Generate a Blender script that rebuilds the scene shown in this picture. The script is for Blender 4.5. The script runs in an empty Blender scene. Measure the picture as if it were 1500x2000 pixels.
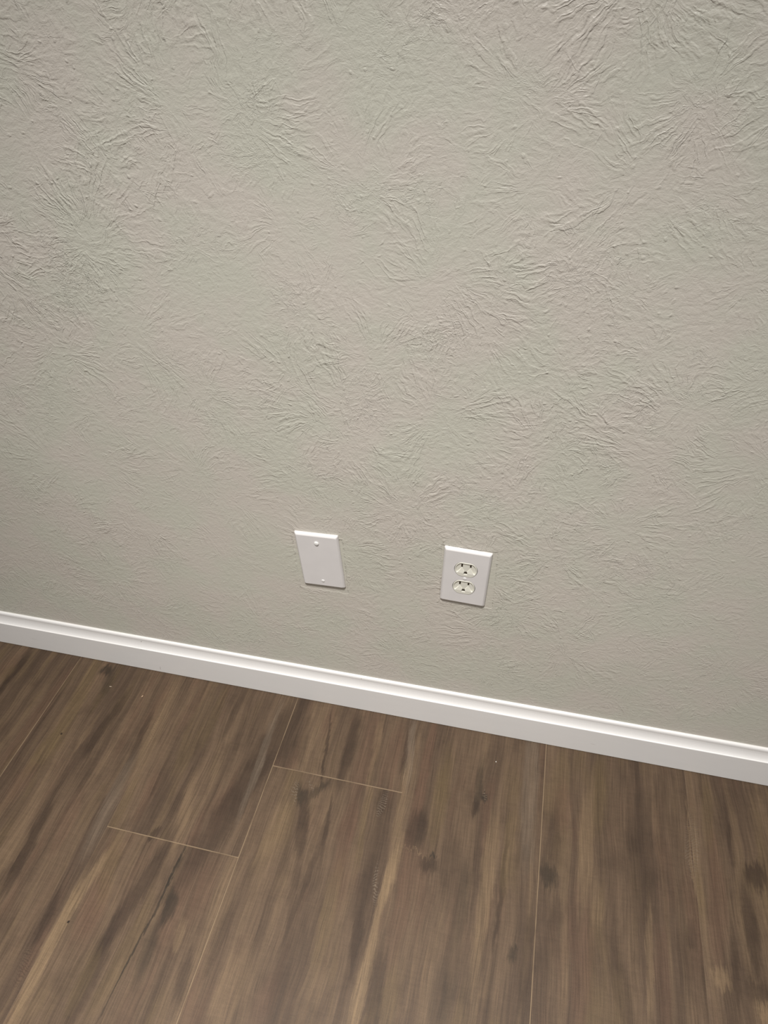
import bpy, bmesh, math
from mathutils import Vector, Matrix

S = bpy.context.scene
COL = S.collection

# ---------------------------------------------------------------- camera, world, lights, exposure
cam_d = bpy.data.cameras.new('camera')
cam = bpy.data.objects.new('camera', cam_d); COL.objects.link(cam)
FPX, PITCH, YAW, ROLL = 1331.83, 0.724479, -0.254461, -0.0405863
cam_d.sensor_fit = 'HORIZONTAL'; cam_d.sensor_width = 36.0
cam_d.lens = 36.0 * FPX / 1500.0
cam_d.clip_start = 0.01
cy, sy, cp, sp = math.cos(YAW), math.sin(YAW), math.cos(PITCH), math.sin(PITCH)
fwd = Vector((sy*cp, cy*cp, -sp)); rt = Vector((cy, -sy, 0)); up = rt.cross(fwd)
cr, sr = math.cos(ROLL), math.sin(ROLL)
xa = rt*cr + up*sr; ya = up*cr - rt*sr; za = -fwd
M = Matrix((xa, ya, za)).transposed().to_4x4()
M.translation = Vector((0.144508, -0.704640, 1.152034))
cam.matrix_world = M
S.camera = cam

world = bpy.data.worlds.new('room_ambient'); S.world = world
world.use_nodes = True
wb = world.node_tree.nodes['Background']
wb.inputs[0].default_value = (1.0, 0.985, 0.965, 1); wb.inputs[1].default_value = 0.24

def area(name, loc, target, size, watts, col, spread=180):
    d = bpy.data.lights.new(name, 'AREA'); d.shape = 'DISK'; d.size = size
    d.energy = watts; d.color = col; d.spread = math.radians(spread)
    o = bpy.data.objects.new(name, d); COL.objects.link(o)
    o.location = loc
    o.rotation_euler = (Vector(target) - Vector(loc)).to_track_quat('-Z', 'Y').to_euler()
    return o
area('ceiling_lamp', (-0.05, -0.98, 2.42), (-0.05, -0.98, 0), 0.34, 28.5, (1.0, 0.985, 0.970), 86)
area('far_ceiling_lamp', (1.9, -2.6, 2.42), (0.9, -0.9, 0.3), 0.6, 12, (0.96, 0.97, 1.0))

S.view_settings.view_transform = 'Standard'
S.view_settings.look = 'None'
S.view_settings.gamma = 1.0
S.view_settings.use_curve_mapping = False
S.view_settings.exposure = 0.0

# ---------------------------------------------------------------- helpers
def lin(r, g, b):
    f = lambda c: (c/12.92 if c <= 0.04045 else ((c+0.055)/1.055)**2.4)
    return (f(r/255), f(g/255), f(b/255), 1.0)

class NT:
    """thin wrapper to write node maths compactly"""
    def __init__(s, name):
        s.m = bpy.data.materials.new(name); s.m.use_nodes = True
        s.t = s.m.node_tree; s.b = s.t.nodes['Principled BSDF']
    def n(s, kind, **kw):
        x = s.t.nodes.new(kind)
        for k, v in kw.items(): setattr(x, k, v)
        return x
    def put(s, sock, v):
        if isinstance(v, bpy.types.NodeSocket): s.t.links.new(v, sock)
        else: sock.default_value = v
    def math(s, op, a, b=0.0, c=0.0, clamp=False):
        x = s.n('ShaderNodeMath', operation=op, use_clamp=clamp)
        s.put(x.inputs[0], a); s.put(x.inputs[1], b); s.put(x.inputs[2], c)
        return x.outputs[0]
    def vmath(s, op, a, b=None, out=0):
        x = s.n('ShaderNodeVectorMath', operation=op)
        s.put(x.inputs[0], a)
        if b is not None:
            if op == 'SCALE': s.put(x.inputs['Scale'], b)
            else: s.put(x.inputs[1], b)
        return x.outputs[out]
    def xyz(s, x=0.0, y=0.0, z=0.0):
        c = s.n('ShaderNodeCombineXYZ')
        s.put(c.inputs[0], x); s.put(c.inputs[1], y); s.put(c.inputs[2], z)
        return c.outputs[0]
    def sep(s, v):
        c = s.n('ShaderNodeSeparateXYZ'); s.put(c.inputs[0], v)
        return c.outputs
    def ramp(s, v, a, b, lo=0.0, hi=1.0, kind='SMOOTHSTEP'):
        x = s.n('ShaderNodeMapRange', interpolation_type=kind)
        s.put(x.inputs[0], v); s.put(x.inputs[1], a); s.put(x.inputs[2], b)
        s.put(x.inputs[3], lo); s.put(x.inputs[4], hi)
        return x.outputs[0]
    def noise(s, vec, scale=1.0, detail=2.0, rough=0.5, dist=0.0, out=0):
        x = s.n('ShaderNodeTexNoise')
        s.put(x.inputs['Vector'], vec); x.inputs['Scale'].default_value = scale
        x.inputs['Detail'].default_value = detail; x.inputs['Roughness'].default_value = rough
        x.inputs['Distortion'].default_value = dist
        return x.outputs[out]
    def mix(s, f, a, b, blend='MIX'):
        x = s.n('ShaderNodeMix', data_type='RGBA', blend_type=blend)
        s.put(x.inputs[0], f); s.put(x.inputs[6], a); s.put(x.inputs[7], b)
        return x.outputs[2]
    def obj(s):
        return s.n('ShaderNodeTexCoord').outputs['Object']
    def bump(s, h, strength=1.0, dist=1.0, normal=None):
        x = s.n('ShaderNodeBump'); x.inputs['Strength'].default_value = strength
        x.inputs['Distance'].default_value = dist
        s.put(x.inputs['Height'], h)
        if normal is not None: s.put(x.inputs['Normal'], normal)
        return x.outputs[0]
    def done(s, color=None, rough=None, normal=None, spec=None):
        if color is not None: s.put(s.b.inputs['Base Color'], color)
        if rough is not None: s.put(s.b.inputs['Roughness'], rough)
        if normal is not None: s.put(s.b.inputs['Normal'], normal)
        if spec is not None: s.put(s.b.inputs['Specular IOR Level'], spec)
        return s.m

def link(name, bm, mat, parent=None, smooth=False):
    me = bpy.data.meshes.new(name); bm.normal_update(); bm.to_mesh(me); bm.free()
    me.materials.append(mat)
    if smooth:
        for p in me.polygons: p.use_smooth = True
    o = bpy.data.objects.new(name, me); COL.objects.link(o); o.parent = parent
    return o

def box(bm, lo, hi):
    vs = [bm.verts.new((x, y, z)) for x in (lo[0], hi[0]) for y in (lo[1], hi[1]) for z in (lo[2], hi[2])]
    for f in ((0,1,3,2),(4,6,7,5),(0,4,5,1),(2,3,7,6),(0,2,6,4),(1,5,7,3)):
        bm.faces.new([vs[i] for i in f])
    bmesh.ops.recalc_face_normals(bm, faces=bm.faces)

def loft(bm, rings, cap0=True, cap1=True):
    rs = [[bm.verts.new(p) for p in r] for r in rings]
    n = len(rs[0])
    for a, b in zip(rs, rs[1:]):
        for i in range(n):
            bm.faces.new((a[i], a[(i+1) % n], b[(i+1) % n], b[i]))
    if cap0: bm.faces.new(rs[0][::-1])
    if cap1: bm.faces.new(rs[-1])
    bmesh.ops.recalc_face_normals(bm, faces=bm.faces)

def boolean_cut(target, cutters):
    """apply boolean differences and keep the evaluated mesh"""
    mods = []
    for c in cutters:
        m = target.modifiers.new('cut', 'BOOLEAN'); m.operation = 'DIFFERENCE'; m.solver = 'EXACT'; m.object = c
    dg = bpy.context.evaluated_depsgraph_get(); dg.update()
    me = bpy.data.meshes.new_from_object(target.evaluated_get(dg))
    target.modifiers.clear(); target.data = me
    for c in cutters: bpy.data.objects.remove(c, do_unlink=True)

def structure(o):
    o['kind'] = 'structure'; return o

# ---------------------------------------------------------------- wall paint with stomp-brush texture
def wall_material():
    t = NT('greige_textured_paint')
    o = t.obj(); x, y, z = t.sep(o)
    P = t.xyz(x, z, 0.0)
    w1 = t.vmath('SUBTRACT', t.noise(P, 11, 2, out=1), (0.5, 0.5, 0.5))
    w2 = t.vmath('SUBTRACT', t.noise(P, 60, 3, out=1), (0.5, 0.5, 0.5))
    PW = t.vmath('ADD', t.vmath('ADD', P, t.vmath('SCALE', w1, 0.030)), t.vmath('SCALE', w2, 0.011))
    def stomp(scale, seed, strokes, radial, lo, hi):
        q = t.vmath('ADD', t.vmath('SCALE', PW, scale), (seed, seed*1.7, 0.0))
        v = t.n('ShaderNodeTexVoronoi', voronoi_dimensions='2D', feature='F1')
        t.put(v.inputs['Vector'], q); v.inputs['Scale'].default_value = 1.0
        d = t.vmath('SUBTRACT', q, v.outputs['Position'])
        dx, dy, dz = t.sep(d)
        flat = t.xyz(dx, dy, 0.0)
        ln = t.vmath('LENGTH', flat, out=1)
        n = t.vmath('NORMALIZE', flat)
        rnd = t.vmath('SCALE', v.outputs['Color'], 60.0)
        nx, ny, nz = t.sep(t.vmath('SCALE', n, strokes))
        q2 = t.vmath('ADD', t.xyz(nx, ny, t.math('MULTIPLY', ln, radial)), rnd)
        s = t.noise(q2, 1.0, 1.5, 0.5)
        # thin creased ridges along the brush strokes
        ridge = t.ramp(t.math('ABSOLUTE', t.math('SUBTRACT', s, lo)), 0.0, hi, 1.0, 0.0)
        m = t.math('MULTIPLY', t.ramp(ln, 0.05, 0.25), t.ramp(ln, 0.42, 0.80, 1.0, 0.0))
        patch = t.ramp(t.noise(t.vmath('ADD', t.xyz(t.math('MULTIPLY', nx, 1.6/strokes), t.math('MULTIPLY', ny, 1.6/strokes), t.math('MULTIPLY', ln, 3.0)), rnd), 1.0, 2), 0.40, 0.66)
        return t.math('MULTIPLY', t.math('MULTIPLY', ridge, m), patch)
    a = stomp(5.6, 3.1, 9.0, 3.5, 0.56, 0.11)
    b = stomp(7.5, 11.7, 8.0, 3.5, 0.57, 0.11)
    c = stomp(13.0, 27.3, 5.0, 4.0, 0.57, 0.11)
    # crumbs and short clotted ridges of compound
    cl = t.noise(t.vmath('MULTIPLY', PW, (120.0, 190.0, 1.0)), 1.0, 3, 0.6, 0.8)
    clm = t.ramp(t.noise(P, 10, 4, 0.6), 0.48, 0.68)
    clots = t.math('MULTIPLY', t.ramp(t.math('ABSOLUTE', t.math('SUBTRACT', cl, 0.58)), 0.0, 0.09, 1.0, 0.0), clm)
    dots = t.n('ShaderNodeTexVoronoi', voronoi_dimensions='2D', feature='F1')
    t.put(dots.inputs['Vector'], PW); dots.inputs['Scale'].default_value = 120.0
    dc = t.sep(dots.outputs['Color'])
    dot = t.math('MULTIPLY', t.ramp(dots.outputs['Distance'], 0.05, 0.30, 1.0, 0.0), t.ramp(dc[0], 0.90, 0.98))
    peel = t.noise(P, 330, 3, 0.65)
    mid = t.noise(t.vmath('MULTIPLY', PW, (105.0, 135.0, 1.0)), 1.0, 4, 0.66)
    big = t.noise(P, 3.2, 1, 0.4)
    # texture is laid on heavier in some areas, and higher up, than by the base of the wall
    heavy = t.ramp(t.noise(t.vmath('ADD', P, (4.3, 1.2, 0)), 2.6, 3), 0.30, 0.70, 0.6, 1.4)
    heavy = t.math('MULTIPLY', heavy, t.ramp(z, 0.0, 1.1, 0.72, 1.15))
    h = t.math('ADD', t.math('MULTIPLY', a, 0.00048), t.math('MULTIPLY', b, 0.00042))
    h = t.math('ADD', h, t.math('MULTIPLY', c, 0.00030))
    h = t.math('ADD', h, t.math('MULTIPLY', clots, 0.00034))
    h = t.math('ADD', h, t.math('MULTIPLY', dot, 0.00045))
    h = t.math('ADD', h, t.math('MULTIPLY', mid, 0.0012))
    h = t.math('MULTIPLY', h, heavy)
    h = t.math('ADD', h, t.math('MULTIPLY', peel, 0.00026))
    # paint ridge left by the edges of earlier, larger cover plates
    def frame(cx, cz, hw, hh, amp):
        u = t.math('SUBTRACT', t.math('ABSOLUTE', t.math('SUBTRACT', x, cx)), hw)
        v = t.math('SUBTRACT', t.math('ABSOLUTE', t.math('SUBTRACT', z, cz)), hh)
        d = t.math('MAXIMUM', u, v)
        d = t.math('ADD', d, t.math('MULTIPLY', t.math('SUBTRACT', mid, 0.5), 0.006))
        line = t.math('MULTIPLY', t.ramp(t.math('ABSOLUTE', d), 0.0, 0.0020, 1.0, 0.0), t.ramp(t.noise(P, 30, 2), 0.48, 0.66))
        inside = t.ramp(d, -0.001, 0.001, 1.0, 0.0)
        return t.math('SUBTRACT', t.math('MULTIPLY', line, amp), t.math('MULTIPLY', inside, amp*0.25)), inside
    f1, i1 = frame(-0.1455, 0.3795, 0.0410, 0.0610, 0.0007)
    f2, i2 = frame(0.0865, 0.3970, 0.0410, 0.0610, 0.0004)
    inside = t.math('MAXIMUM', i1, i2)
    h = t.math('MULTIPLY', h, t.math('SUBTRACT', 1.0, t.math('MULTIPLY', inside, 0.6)))
    h = t.math('ADD', h, t.math('ADD', f1, f2))
    h = t.math('ADD', h, t.math('MULTIPLY', big, 0.006))
    nrm = t.bump(h, 0.85)
    # faint pigment variation of rolled paint
    pv = t.ramp(t.noise(t.vmath('ADD', P, (9, 2, 0)), 9.0, 3, 0.55), 0.35, 0.65)
    col = t.mix(pv, WALL_A, WALL_B)
    return t.done(col, 0.42, nrm, 0.45)

WALL_A = lin(194, 192, 178)
WALL_B = lin(198, 191, 180)

# ---------------------------------------------------------------- laminate floor
X0, PWID = -0.70154, 0.23852
# printed figure of the visible boards: x, y, turn, half width, half length, tone, strength, kind (E plain, F feathered)
GRAIN = [
(-0.8178,-0.0742,0.005,0.0107,0.0601,'D',0.80,'E'),
(-0.8295,-0.0799,-0.187,0.0118,0.0254,'O',0.25,'E'),
(-0.7109,-0.1576,-0.025,0.0138,0.1007,'R',0.30,'E'),
(-0.6504,-0.1158,0.128,0.0164,0.1085,'O',0.45,'E'),
(-0.6534,-0.2166,-0.083,0.0156,0.0471,'O',0.40,'E'),
(-0.6316,-0.0302,0.224,0.0155,0.0149,'K',0.75,'E'),
(-0.6164,-0.0454,0.279,0.0113,0.0417,'K',0.35,'E'),
(-0.5688,-0.1544,-0.102,0.0104,0.0696,'D',0.65,'E'),
(-0.5943,-0.1664,-0.048,0.0061,0.0416,'L',0.25,'E'),
(-0.4890,-0.1549,0.062,0.0084,0.0535,'D',0.50,'E'),
(-0.4696,-0.1289,0.083,0.0158,0.1094,'L',0.30,'E'),
(-0.4715,-0.1304,0.149,0.0054,0.0352,'L',0.50,'F'),
(-0.4203,-0.0760,-0.137,0.0154,0.0565,'R',0.20,'E'),
(-0.3703,-0.0798,0.020,0.0111,0.0638,'O',0.30,'E'),
(-0.3341,-0.0778,-0.047,0.0098,0.0429,'D',0.35,'E'),
(-0.2588,-0.1950,-0.228,0.0287,0.1742,'D',0.60,'E'),
(-0.2508,-0.1461,0.014,0.0082,0.1022,'G',0.35,'E'),
(-0.3452,-0.2676,0.176,0.0119,0.0611,'L',0.35,'E'),
(-0.3784,-0.3121,0.810,0.0129,0.0104,'D',0.70,'E'),
(-0.4787,-0.2828,0.036,0.0134,0.0807,'G',0.30,'E'),
(-0.6569,-0.2832,-0.014,0.0173,0.0367,'R',0.30,'E'),
(-0.5760,-0.3918,0.038,0.0096,0.0828,'D',0.70,'E'),
(-0.5360,-0.3270,0.129,0.0164,0.0493,'R',0.25,'E'),
(-0.5949,-0.3959,-0.134,0.0116,0.0325,'L',0.20,'E'),
(-0.4447,-0.4015,-0.131,0.0092,0.0435,'L',0.50,'E'),
(-0.4542,-0.5167,0.037,0.0124,0.0945,'L',0.75,'E'),
(-0.4819,-0.4637,0.049,0.0080,0.0396,'D',0.65,'E'),
(-0.4164,-0.4448,0.199,0.0225,0.0428,'R',0.35,'E'),
(-0.4234,-0.3789,0.241,0.0152,0.0543,'O',0.30,'E'),
(-0.4773,-0.5303,0.208,0.0102,0.0285,'D',0.40,'F'),
(-0.3612,-0.4006,-0.149,0.0141,0.0907,'D',0.60,'E'),
(-0.3733,-0.5202,0.032,0.0159,0.0690,'D',0.60,'E'),
(-0.3179,-0.3517,0.013,0.0021,0.0384,'K',0.80,'E'),
(-0.3253,-0.4651,-0.094,0.0024,0.0993,'K',0.90,'E'),
(-0.3020,-0.4084,0.209,0.0127,0.0296,'K',0.85,'E'),
(-0.3077,-0.4688,0.030,0.0125,0.0427,'K',0.40,'E'),
(-0.2591,-0.3743,0.065,0.0172,0.0429,'R',0.30,'E'),
(-0.2690,-0.4410,0.143,0.0077,0.0238,'L',0.35,'E'),
(-0.2396,-0.4936,0.081,0.0102,0.0319,'D',0.45,'E'),
(-0.3807,-0.5252,-0.029,0.0122,0.0409,'O',0.30,'E'),
(-0.2083,-0.4363,-0.028,0.0086,0.0394,'D',0.35,'E'),
(-0.1648,-0.4865,-0.056,0.0229,0.0526,'L',0.25,'E'),
(-0.1813,-0.2631,-0.088,0.0181,0.0445,'L',0.30,'E'),
(-0.1910,-0.0967,-0.005,0.0142,0.0467,'D',0.35,'E'),
(-0.1486,-0.0385,-0.043,0.0121,0.0284,'R',0.20,'E'),
(-0.1402,-0.1007,0.163,0.0035,0.0692,'D',0.70,'E'),
(-0.0986,-0.0954,0.030,0.0128,0.0679,'D',0.60,'E'),
(-0.0636,-0.0957,-0.021,0.0209,0.0777,'R',0.35,'E'),
(-0.0504,-0.0929,0.053,0.0081,0.0638,'L',0.35,'E'),
(0.0062,-0.1036,0.099,0.0045,0.0647,'D',0.60,'E'),
(0.0126,-0.0794,0.107,0.0080,0.0632,'G',0.40,'E'),
(-0.0112,-0.0973,0.054,0.0069,0.0722,'R',0.40,'E'),
(0.0448,-0.1248,-0.008,0.0101,0.1182,'R',0.60,'E'),
(0.0516,-0.2124,-0.039,0.0180,0.0327,'D',0.60,'E'),
(0.0811,-0.1431,-0.005,0.0143,0.0820,'O',0.35,'E'),
(-0.1573,-0.1960,0.516,0.0126,0.0198,'K',0.65,'E'),
(-0.1315,-0.1843,2.474,0.0088,0.0272,'K',0.50,'E'),
(-0.1385,-0.2516,0.151,0.0116,0.0453,'D',0.60,'E'),
(-0.1699,-0.1964,0.275,0.0048,0.0219,'G',0.70,'F'),
(-0.1459,-0.1789,0.707,0.0030,0.0159,'G',0.60,'F'),
(-0.1251,-0.3094,0.117,0.0072,0.0891,'D',0.30,'E'),
(-0.0982,-0.2363,0.109,0.0043,0.0539,'D',0.55,'E'),
(-0.0611,-0.2541,0.016,0.0147,0.0635,'R',0.45,'E'),
(-0.0362,-0.2315,0.082,0.0064,0.0641,'O',0.30,'E'),
(-0.0161,-0.1780,0.035,0.0153,0.0286,'D',0.50,'E'),
(-0.0153,-0.1815,-0.172,0.0086,0.0254,'G',0.50,'F'),
(0.0164,-0.1802,0.046,0.0098,0.0847,'L',0.35,'E'),
(0.0236,-0.2868,-0.083,0.0101,0.0481,'L',0.80,'E'),
(0.0568,-0.2500,1.446,0.0010,0.0301,'L',0.70,'E'),
(0.0174,-0.3543,0.029,0.0068,0.0360,'L',0.50,'E'),
(0.0170,-0.4427,-0.025,0.0109,0.0642,'L',0.70,'E'),
(0.0774,-0.2638,0.055,0.0173,0.0164,'D',0.55,'E'),
(0.0840,-0.2490,1.115,0.0041,0.0064,'K',0.70,'E'),
(0.0045,-0.3124,0.129,0.0045,0.0377,'G',0.60,'F'),
(-0.0125,-0.3161,-0.016,0.0130,0.0483,'D',0.40,'E'),
(-0.0052,-0.3946,0.110,0.0094,0.0423,'D',0.60,'E'),
(-0.0593,-0.3640,0.016,0.0137,0.0731,'O',0.30,'E'),
(-0.1070,-0.3446,-0.079,0.0060,0.0781,'D',0.40,'E'),
(-0.0999,-0.4720,0.070,0.0137,0.0511,'D',0.30,'E'),
(0.0374,-0.4413,0.081,0.0145,0.0508,'D',0.45,'E'),
(0.0515,-0.3359,-0.008,0.0146,0.0690,'R',0.35,'E'),
(0.1426,-0.1204,0.007,0.0077,0.0471,'K',0.50,'E'),
(0.1539,-0.1325,-0.060,0.0076,0.0123,'K',0.70,'E'),
(0.1396,-0.1625,-0.150,0.0064,0.0176,'D',0.60,'E'),
(0.1551,-0.1281,0.293,0.0031,0.0126,'G',0.60,'F'),
(0.1169,-0.2643,0.093,0.0201,0.0585,'D',0.35,'E'),
(0.1373,-0.3664,-0.018,0.0141,0.0989,'K',0.35,'E'),
(0.1252,-0.4373,0.027,0.0152,0.0384,'K',0.30,'E'),
(0.1736,-0.2714,-0.003,0.0129,0.1014,'L',0.45,'E'),
(0.1970,-0.2739,-0.020,0.0044,0.0911,'D',0.60,'E'),
(0.2021,-0.2133,-0.032,0.0113,0.0623,'O',0.35,'E'),
(0.1710,-0.3922,0.084,0.0100,0.0521,'L',0.30,'E'),
(0.2292,-0.1018,0.023,0.0164,0.1175,'G',0.35,'E'),
(0.2215,-0.3618,0.088,0.0083,0.0131,'K',0.60,'E'),
(0.2421,-0.3665,-0.030,0.0083,0.0664,'D',0.40,'E'),
(0.1982,-0.0990,0.088,0.0165,0.0352,'O',0.20,'E'),
(0.2679,-0.2390,0.233,0.0165,0.0191,'K',0.65,'E'),
(0.2856,-0.1218,0.008,0.0182,0.0395,'R',0.35,'E'),
(0.2737,-0.1726,-0.005,0.0114,0.0532,'D',0.40,'E'),
(0.3250,-0.1782,-0.043,0.0154,0.0946,'L',0.40,'E'),
(0.3165,-0.1801,-0.064,0.0036,0.0317,'L',0.30,'E'),
(0.3477,-0.0762,-0.042,0.0141,0.0712,'O',0.35,'E'),
(0.3412,-0.2608,-0.000,0.0087,0.0370,'L',0.25,'E'),
(0.3215,-0.3586,-0.072,0.0154,0.0785,'R',0.40,'E'),
(0.4063,-0.1929,-0.021,0.0250,0.1100,'D',0.40,'E'),
(0.2816,-0.3101,-0.063,0.0132,0.0447,'D',0.30,'E'),
(0.4151,-0.3246,-0.031,0.0064,0.0789,'L',0.40,'E'),
(0.3760,-0.3749,0.264,0.0145,0.0454,'D',0.30,'E'),
(0.4908,-0.1420,-0.077,0.0122,0.0527,'G',0.35,'F'),
(0.4890,-0.1527,0.003,0.0025,0.0791,'L',0.40,'E'),
(0.4797,-0.2800,-0.028,0.0083,0.0259,'D',0.35,'E'),
(0.5188,-0.2326,-0.107,0.0161,0.0701,'R',0.35,'E'),
(0.5821,-0.1746,0.004,0.0215,0.0230,'D',0.80,'E'),
(0.5633,-0.2511,0.028,0.0121,0.0562,'D',0.70,'E'),
(0.5331,-0.3081,-0.063,0.0063,0.0576,'D',0.50,'E'),
(0.5120,-0.3256,0.011,0.0151,0.0158,'L',0.45,'E'),
(0.5648,-0.3553,0.023,0.0103,0.0130,'L',0.55,'E'),
(0.5614,-0.3333,0.670,0.0219,0.0177,'D',0.50,'E'),
(0.5514,-0.1036,-0.016,0.0041,0.0642,'D',0.45,'E'),
(0.4485,-0.0638,-0.048,0.0118,0.0585,'D',0.25,'E'),
(0.5215,-0.0841,-0.075,0.0105,0.0563,'O',0.30,'E'),
(-0.6407,-0.1796,0.571,0.0024,0.0029,'B',1.00,'E'),
(-0.4456,-0.4644,0.853,0.0025,0.0020,'B',1.00,'E'),
]
def floor_material():
    t = NT('brown_wood_laminate')
    o = t.obj(); x, y, z = t.sep(o)
    k = t.math('FLOOR', t.math('DIVIDE', t.math('SUBTRACT', x, X0), PWID))
    fx = t.math('SUBTRACT', t.math('SUBTRACT', x, X0), t.math('MULTIPLY', k, PWID))     # 0..PWID inside a board
    k2 = t.math('SUBTRACT', k, 2.0); k1 = t.math('SUBTRACT', k, 1.0)
    J = t.math('ADD', t.math('ADD', t.math('MULTIPLY', k2, 0.163), -0.1562), t.math('MULTIPLY', t.math('MULTIPLY', k1, k2), 0.24))
    yy = t.math('DIVIDE', t.math('SUBTRACT', y, J), 1.2)
    row = t.math('FLOOR', yy)
    fy = t.math('MULTIPLY', t.math('FRACT', yy), 1.2)
    bid = t.math('ADD', t.math('MULTIPLY', k, 7.31), t.math('MULTIPLY', row, 3.77))
    # gentle wander of the grain along the board
    wob = t.math('SUBTRACT', t.noise(t.xyz(t.math('MULTIPLY', x, 8.0), t.math('MULTIPLY', y, 5.0), bid), 1.0, 2), 0.5)
    xw = t.math('ADD', x, t.math('MULTIPLY', wob, 0.022))
    def gn(ax, ay, off, detail=2.0, rough=0.5):
        return t.noise(t.xyz(t.math('MULTIPLY', xw, ax), t.math('MULTIPLY', y, ay), t.math('ADD', bid, off)), 1.0, detail, rough)
    broad = gn(20, 1.6, 0.0, 2)
    band = gn(58, 1.7, 5.0, 3)
    fine = gn(420, 11.0, 9.0, 3, 0.6)
    hair = gn(1300, 30.0, 13.0, 2, 0.6)
    hue = gn(26, 5.0, 21.0, 2)
    curl = t.noise(t.xyz(t.math('MULTIPLY', xw, 45.0), t.math('MULTIPLY', y, 260.0), bid), 1.0, 3, 0.6)
    speck = t.noise(t.xyz(t.math('MULTIPLY', x, 900.0), t.math('MULTIPLY', y, 900.0), 0.0), 1.0, 2, 0.6)
    cloud = t.noise(t.xyz(t.math('MULTIPLY', xw, 30.0), t.math('MULTIPLY', y, 17.0), t.math('ADD', bid, 40.0)), 1.0, 4, 0.6)
    base = t.mix(t.ramp(broad, 0.36, 0.64), TONE['base1'], TONE['base2'])
    base = t.mix(t.math('MULTIPLY', t.ramp(band, 0.50, 0.72), 0.45), base, TONE['D'])
    base = t.mix(t.math('MULTIPLY', t.ramp(band, 0.50, 0.30), 0.30), base, TONE['L'])
    base = t.mix(t.math('MULTIPLY', t.ramp(hue, 0.54, 0.70), 0.40), base, TONE['R'])
    base = t.mix(t.math('MULTIPLY', t.ramp(hue, 0.46, 0.30), 0.35), base, TONE['O'])
    base = t.mix(t.math('MULTIPLY', t.ramp(cloud, 0.45, 0.75), 0.35), base, TONE['D'])
    # per-position printed figure, edges broken up by the grain
    wv = t.noise(t.xyz(t.math('MULTIPLY', x, 95.0), t.math('MULTIPLY', y, 16.0), bid), 1.0, 3, 0.6, out=1)
    wv = t.vmath('MULTIPLY', t.vmath('SUBTRACT', wv, (0.5, 0.5, 0.5)), (0.014, 0.045, 0.0))
    wv2 = t.noise(t.xyz(t.math('MULTIPLY', x, 500.0), t.math('MULTIPLY', y, 60.0), bid), 1.0, 2, 0.6, out=1)
    wv2 = t.vmath('MULTIPLY', t.vmath('SUBTRACT', wv2, (0.5, 0.5, 0.5)), (0.007, 0.030, 0.0))
    P = t.vmath('ADD', t.vmath('ADD', t.xyz(x, y, 0.0), wv), wv2)
    brk = t.math('ADD', t.ramp(fine, 0.30, 0.70, 0.70, 1.0, 'LINEAR'), t.ramp(cloud, 0.3, 0.7, -0.2, 0.1, 'LINEAR'))
    feather = t.ramp(t.math('SINE', t.math('ADD', t.math('MULTIPLY', y, 1500.0), t.math('MULTIPLY', cloud, 60.0))), -0.2, 0.8)
    XY = t.xyz(x, y, 0.0)
    col = base
    for (cx, cyy, ang, sx, syy, tone, st, kind) in GRAIN:
        mp = t.n('ShaderNodeMapping', vector_type='TEXTURE')
        # each printed mark is evaluated after the one before it
        chained = t.n('ShaderNodeVectorMath', operation='MULTIPLY_ADD')
        t.put(chained.inputs[0], col); chained.inputs[1].default_value = (1e-7, 1e-7, 0)
        t.put(chained.inputs[2], XY if tone == 'B' else P)
        t.put(mp.inputs['Vector'], chained.outputs[0])
        mp.inputs['Location'].default_value = (cx, cyy, 0)
        mp.inputs['Rotation'].default_value = (0, 0, ang)
        mp.inputs['Scale'].default_value = (sx, syy*(1.3 if kind == 'E' and syy > 0.03 else 1.0), 1)
        ln = t.vmath('LENGTH', mp.outputs[0], out=1)
        f = t.ramp(ln, 0.50, 1.20, min(0.97, st*1.35), 0.0)
        f = t.math('MULTIPLY', f, brk)
        if kind == 'F': f = t.math('MULTIPLY', f, feather)
        col = t.mix(f, col, TONE[tone])
    # fine grain multiplies everything
    g = t.math('ADD', t.ramp(fine, 0.25, 0.75, 0.76, 1.22, 'LINEAR'), t.ramp(hair, 0.25, 0.75, -0.16, 0.16, 'LINEAR'))
    g = t.math('ADD', g, t.ramp(curl, 0.25, 0.75, -0.07, 0.07, 'LINEAR'))
    g = t.math('ADD', g, t.ramp(speck, 0.25, 0.75, -0.16, 0.16, 'LINEAR'))
    col = t.vmath('SCALE', col, g)
    # bevelled joints: pale worn edges
    dx = t.math('MINIMUM', fx, t.math('SUBTRACT', PWID, fx))
    dy = t.math('MINIMUM', fy, t.math('SUBTRACT', 1.2, fy))
    # which long seams show: the even ones are wide, the odd ones stay almost closed
    kk = t.math('ROUND', t.math('DIVIDE', t.math('SUBTRACT', x, X0), PWID))
    openk = t.ramp(t.math('ABSOLUTE', t.math('SUBTRACT', t.math('MODULO', t.math('ADD', kk, 20.0), 2.0), 0.0)), 0.4, 0.6, 1.0, 0.22)
    lx = t.math('MULTIPLY', t.ramp(dx, 0.0004, 0.0010, 1.0, 0.0), openk)
    ly = t.ramp(dy, 0.0005, 0.0011, 1.0, 0.0)
    gap = t.math('MAXIMUM', lx, ly)
    wear = t.ramp(t.noise(o, 22, 2), 0.30, 0.55, 0.45, 1.0)
    gapm = t.math('MULTIPLY', gap, wear)
    col = t.mix(t.math('MULTIPLY', gapm, 0.75), col, TONE['seam'])
    h = t.math('ADD', t.math('MULTIPLY', fine, 0.00010), t.math('MULTIPLY', hair, 0.00005))
    h = t.math('ADD', h, t.math('MULTIPLY', curl, 0.00004))
    h = t.math('SUBTRACT', h, t.math('MULTIPLY', gap, 0.0004))
    rough = t.ramp(fine, 0.3, 0.7, 0.50, 0.62, 'LINEAR')
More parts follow.
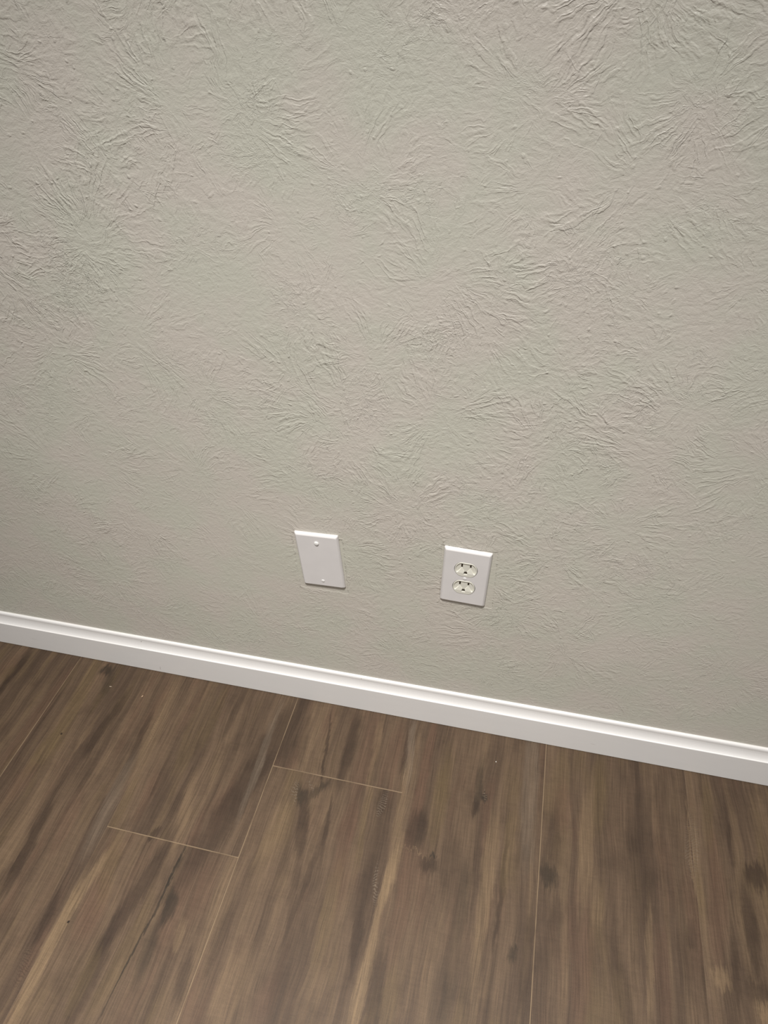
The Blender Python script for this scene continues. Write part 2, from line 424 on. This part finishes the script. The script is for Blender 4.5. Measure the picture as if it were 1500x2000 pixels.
    return t.done(col, rough, t.bump(h, 0.7), 0.22)

TONE = dict(base1=lin(76, 61, 48), base2=lin(90, 73, 57), D=lin(52, 40, 31), L=lin(114, 94, 71),
            R=lin(88, 66, 52), O=lin(92, 76, 52), K=lin(44, 37, 29), G=lin(104, 91, 77), B=lin(21, 14, 10), seam=lin(134, 114, 90))

# ---------------------------------------------------------------- white plastics, paint, metal
def paint_white():
    t = NT('white_semigloss_trim_paint')
    o = t.obj(); x, y, z = t.sep(o)
    n = t.noise(t.xyz(t.math('MULTIPLY', x, 14.0), 0.0, t.math('MULTIPLY', z, 60.0)), 1.0, 3)
    col = t.mix(t.ramp(n, 0.2, 0.8), lin(233, 230, 226), lin(231, 228, 224))
    # scuffs and small knocks
    for (cx, cz, sx, sz, s) in ((-0.5421, 0.0850, 0.0016, 0.0014, 0.7), (-0.5432, 0.0680, 0.0030, 0.0012, 0.35), (-0.5166, 0.0141, 0.0010, 0.007, 0.4),
                                (-0.0935, 0.0920, 0.0016, 0.0014, 0.4), (0.33, 0.03, 0.006, 0.0008, 0.25), (-0.80, 0.035, 0.010, 0.0008, 0.2)):
        mp = t.n('ShaderNodeMapping', vector_type='TEXTURE'); t.put(mp.inputs['Vector'], t.xyz(x, z, 0.0))
        mp.inputs['Location'].default_value = (cx, cz, 0); mp.inputs['Scale'].default_value = (sx, sz, 1)
        mp.inputs['Rotation'].default_value = (0, 0, -0.2)
        col = t.mix(t.ramp(t.vmath('LENGTH', mp.outputs[0], out=1), 0.3, 1.2, s, 0.0), col, lin(120, 100, 85))
    b = t.math('ADD', t.math('MULTIPLY', t.noise(o, 60, 2), 0.00005), t.math('MULTIPLY', t.noise(o, 6, 1), 0.0006))
    return t.done(col, 0.34, t.bump(b), 0.5)

def plastic(name, c, rough=0.32, bump=0.00002):
    t = NT(name); o = t.obj()
    col = t.mix(t.ramp(t.noise(o, 40, 2), 0.3, 0.7), c, tuple(min(1, v*0.97) for v in c[:3]) + (1,))
    return t.done(col, rough, t.bump(t.math('MULTIPLY', t.noise(o, 900, 2), bump)), 0.5)

# ---------------------------------------------------------------- structure
bm = bmesh.new(); box(bm, (-2.4, 0.0, -0.02), (2.4, 0.12, 2.5))
wall = structure(link('wall_back', bm, wall_material()))
bm = bmesh.new(); box(bm, (-2.4, -3.2, -0.03), (2.4, 0.0, 0.0))
flr = structure(link('floor', bm, floor_material()))

prof = [(0.0, 0.0012), (0.0118, 0.0012), (0.0120, 0.0016), (0.0120, 0.0690), (0.0119, 0.0697), (0.0115, 0.0702), (0.0109, 0.0703),
        (0.0103, 0.0706), (0.0094, 0.0717), (0.0082, 0.0736), (0.0071, 0.0760), (0.0061, 0.0790), (0.0053, 0.0822), (0.0048, 0.0855), (0.0046, 0.0880),
        (0.0047, 0.0905), (0.0046, 0.0922), (0.0041, 0.0940), (0.0032, 0.0953), (0.0020, 0.0960), (0.0, 0.0965)]
bm = bmesh.new()
loft(bm, [[(xx, -d, zz) for d, zz in prof] for xx in (-2.4, 2.4)])
bb = structure(link('baseboard_back', bm, paint_white()))

# ---------------------------------------------------------------- wall plates
PLATE = plastic('white_plastic_plate', lin(219, 215, 212), 0.32)
IVORY = plastic('cream_plastic_receptacle', lin(220, 217, 204), 0.36)
SCREWM = plastic('painted_screw', lin(222, 220, 215), 0.30)
DARK = plastic('dark_slot_shade', lin(52, 42, 30), 0.5)  # dark fill colour that paints the shade inside slots and ground holes

def rrect(hw, hh, r, y, n=6):
    pts = []
    for (sx, sz, a0) in ((1, 1, 0), (-1, 1, 90), (-1, -1, 180), (1, -1, 270)):
        for i in range(n+1):
            a = math.radians(a0 + 90*i/n)
            pts.append((sx*(hw-r) + r*math.cos(a), y, sz*(hh-r) + r*math.sin(a)))
    return pts

def plate_bm(hw=0.0350, hh=0.05715, th=0.0059, inset=0.0036):
    bm = bmesh.new(); rings = [rrect(hw-0.0006, hh-0.0006, 0.0012, 0.0), rrect(hw, hh, 0.0016, -0.0004), rrect(hw, hh, 0.0016, -0.0015)]
    N = 10
    for i in range(1, N+1):
        u = i/N
        a = u*math.pi/2
        # soft shoulder: steep sloping side that rolls into the flat face
        ins = inset*(0.45*u + 0.55*(1-math.cos(a)))
        y = -0.0015 - (th-0.0015)*(0.45*u + 0.55*math.sin(a))
        rings.append(rrect(hw-ins, hh-ins, 0.0018, y))
    loft(bm, rings)
    return bm

def screw(parent, x, z, y0, turn, r=0.0034, h=0.0016, name='screw'):
    """slotted oval-head screw, axis along -y, head base at y0"""
    bm = bmesh.new(); n = 32; rings = []
    for rr, hh in ((r, -0.0006), (r, 0.0), (r*0.99, h*0.25), (r*0.90, h*0.60), (r*0.70, h*0.86), (r*0.4, h*0.98), (r*0.12, h)):
        rings.append([(rr*math.cos(2*math.pi*i/n), -hh, rr*math.sin(2*math.pi*i/n)) for i in range(n)])
    loft(bm, rings)
    o = link(name, bm, SCREWM, parent)
    c = bmesh.new(); box(c, (-0.0005, -0.01, -r*1.2), (0.0005, -h*0.25, r*1.2))
    co = link('cutter', c, SCREWM); boolean_cut(o, [co])
    o.location = (x, y0, z); o.rotation_euler = (0, turn, 0)
    return o

def root(name, x, z, rot, label, cat):
    e = bpy.data.objects.new(name, None); COL.objects.link(e); e.empty_display_size = 0.03
    e.location = (x, 0.0, z); e.rotation_euler = (0, -rot, 0)
    e['label'] = label; e['category'] = cat
    return e

# blank cover
r1 = root('blank_wall_plate', -0.144158, 0.390746, 0.034755,
          'blank white plastic wall plate with two screws and no sockets, left of the outlet', 'wall plate')
link('cover_plate', plate_bm(), PLATE, r1)
screw(r1, 0.0, 0.0400, -0.0059, 0.15, 0.0038, 0.0024)
screw(r1, 0.0, -0.0430, -0.0058, 0.5, 0.0028, 0.0012)

# duplex outlet
r2 = root('duplex_outlet', 0.082865, 0.400570, -0.039371,
          'white duplex electrical outlet with two cream three-hole sockets, right of the blank plate', 'outlet')
R_OUT, H_OUT = 0.0166, 0.01430
def dshape(rad, half, n=96):
    """circle cut flat at top and bottom, with slightly rounded corners"""
    pts = []
    for i in range(n):
        a = 2*math.pi*(i+0.5)/n
        c, s_ = math.cos(a), math.sin(a)
        rr = rad
        if abs(s_)*rad > half*0.82: 
            # smooth minimum between the circle and the flats
            q = half/abs(s_)
            rr = -0.0006*math.log(math.exp(-rad/0.0006) + math.exp(-q/0.0006))
        pts.append((rr*c, rr*s_))
    return pts
cover = link('cover_plate', plate_bm(), PLATE, None)
cuts = []
for zc in (0.01905, -0.01905):
    c = bmesh.new(); o2 = dshape(R_OUT+0.0007, 0.0141+0.0006)
    loft(c, [[(px, yy, pz+zc) for px, pz in o2] for yy in (-0.02, 0.01)])
    cuts.append(link('cutter', c, PLATE))
boolean_cut(cover, cuts)
cover.parent = r2
screw(r2, 0.0, 0.0, -0.0059, 0.55, 0.0027, 0.0009)

def depth(u, v, edge):
    """depth below the rim of the guide recess in a socket face"""
    D = 0.0018
    e = min(1.0, max(0.0, (edge-0.0012)/0.0011))          # rim then chamfer down
    top = min(1.0, max(0.0, (0.0130-v)/0.0030))
    bot = min(1.0, max(0.0, (v+0.0072)/0.0008))
    d = D*min(e, top, bot)
    if v < 0.0030:                                         # wedge ramps under each slot
        w = (0.0030-v)*0.58
        if abs(abs(u)-0.0064) < w and abs(u) > 0.0024:
            d = min(d, D*max(0.0, 1-(0.0030-v)/0.0100))
    return d

def receptacle_bm():
    bm = bmesh.new(); out = dshape(R_OUT, 0.0141, 240); n = len(out)
    NR = 64; rings = []
    Y = -0.0065
    rings.append([(px, 0.0015, pz) for px, pz in out])
    rings.append([(px, Y+0.0006, pz) for px, pz in out])
    rings.append([(px*0.985, Y, pz*0.98) for px, pz in out])
    for k in range(1, NR+1):
        s_ = 0.985*(1-k/NR)
        if k == NR: s_ = 0.004
        ring = []
        for px, pz in out:
            L = math.hypot(px, pz)
            u, v = px*s_, pz*s_
            # distance to the outline (circle and flats)
            edge = min(R_OUT-math.hypot(u, v), 0.0141-abs(v))
            ring.append((u, Y + depth(u, v, edge), v))
        rings.append(ring)
    loft(bm, rings)
    return bm

def slot_box(bm, u, v, hw, hh, y0=-0.02, y1=-0.0008):
    box(bm, (u-hw, y0, v-hh), (u+hw, y1, v+hh))
def ground_bm(y0, y1, g=0.0):
    bm = bmesh.new(); pts = [(-0.0028-g, -0.0099-g), (0.0028+g, -0.0099-g)]
    for i in range(13):
        a = math.pi*i/12
        pts.append(((0.0028+g)*math.cos(a), -0.0076+(0.0028+g)*math.sin(a)))
    loft(bm, [[(px, yy, pz) for px, pz in pts] for yy in (y0, y1)])
    return bm
def make_receptacle(zc):
    o = link('receptacle', receptacle_bm(), IVORY, None)
    cs = []
    for (u, hw, hh) in ((-0.0064, 0.00130, 0.0042), (0.0064, 0.00130, 0.0034)):
        c = bmesh.new(); slot_box(c, u, 0.0074, hw, hh); cs.append(link('cutter', c, IVORY))
    cs.append(link('cutter', ground_bm(-0.02, -0.0008), IVORY))
    boolean_cut(o, cs)
    o.location = (0, 0, zc); o.parent = r2
    for (u, hw, hh) in ((-0.0064, 0.00130, 0.0042), (0.0064, 0.00130, 0.0034)):
        c = bmesh.new(); slot_box(c, u, 0.0074, hw-0.00002, hh-0.00002, -0.0041, -0.0009)  # dark block standing in for the shade inside the slot
        s_ = link('blade_slot', c, DARK, o); s_['label'] = 'narrow blade slot, its inner shade made as a dark fill'
    s_ = link('ground_hole', ground_bm(-0.0043, -0.0009, -0.00002), DARK, o); s_['label'] = 'rounded ground hole, its inner shade made as a dark fill'  # same dark fill for the shade in the ground hole
    return o
make_receptacle(0.01905); make_receptacle(-0.01905)

# ---------------------------------------------------------------- crumbs lying on the floor
def crumb(name, x, y, size, col, label, rot, seed):
    t = plastic(name + '_chip', col, 0.7)
    bm = bmesh.new(); bmesh.ops.create_icosphere(bm, subdivisions=2, radius=1.0)
    for v in bm.verts:
        c = v.co
        j = 1 + 0.28*math.sin(c.x*5.1+seed) * math.cos(c.y*4.3+seed*2) + 0.15*math.sin(c.z*7+seed)
        v.co = Vector((c.x*size[0]*j, c.y*size[1]*j, max(-0.55, c.z)*size[2]))
    zmin = min(v.co.z for v in bm.verts)
    for v in bm.verts: v.co.z -= zmin
    o = link(name, bm, t); o.location = (x, y, 0); o.rotation_euler = (0, 0, rot)
    o['label'] = label; o['category'] = 'crumb'
    return o
crumb('plaster_crumb', 0.16663, -0.06472, (0.0008, 0.0009, 0.0008), lin(235, 230, 220), 'tiny white plaster crumb on the floor below the outlet', 0.4, 1.0)
crumb('wood_shaving', -0.60284, -0.06495, (0.0026, 0.0006, 0.0005), lin(190, 170, 150), 'tiny pale flat shaving on the floor near the dark knot by the baseboard', 0.1, 2.0)
crumb('wood_chip', -0.52868, -0.07237, (0.0009, 0.0022, 0.0007), lin(190, 160, 130), 'tiny tan chip on the floor, the one right of the pale shaving', -0.3, 3.0)
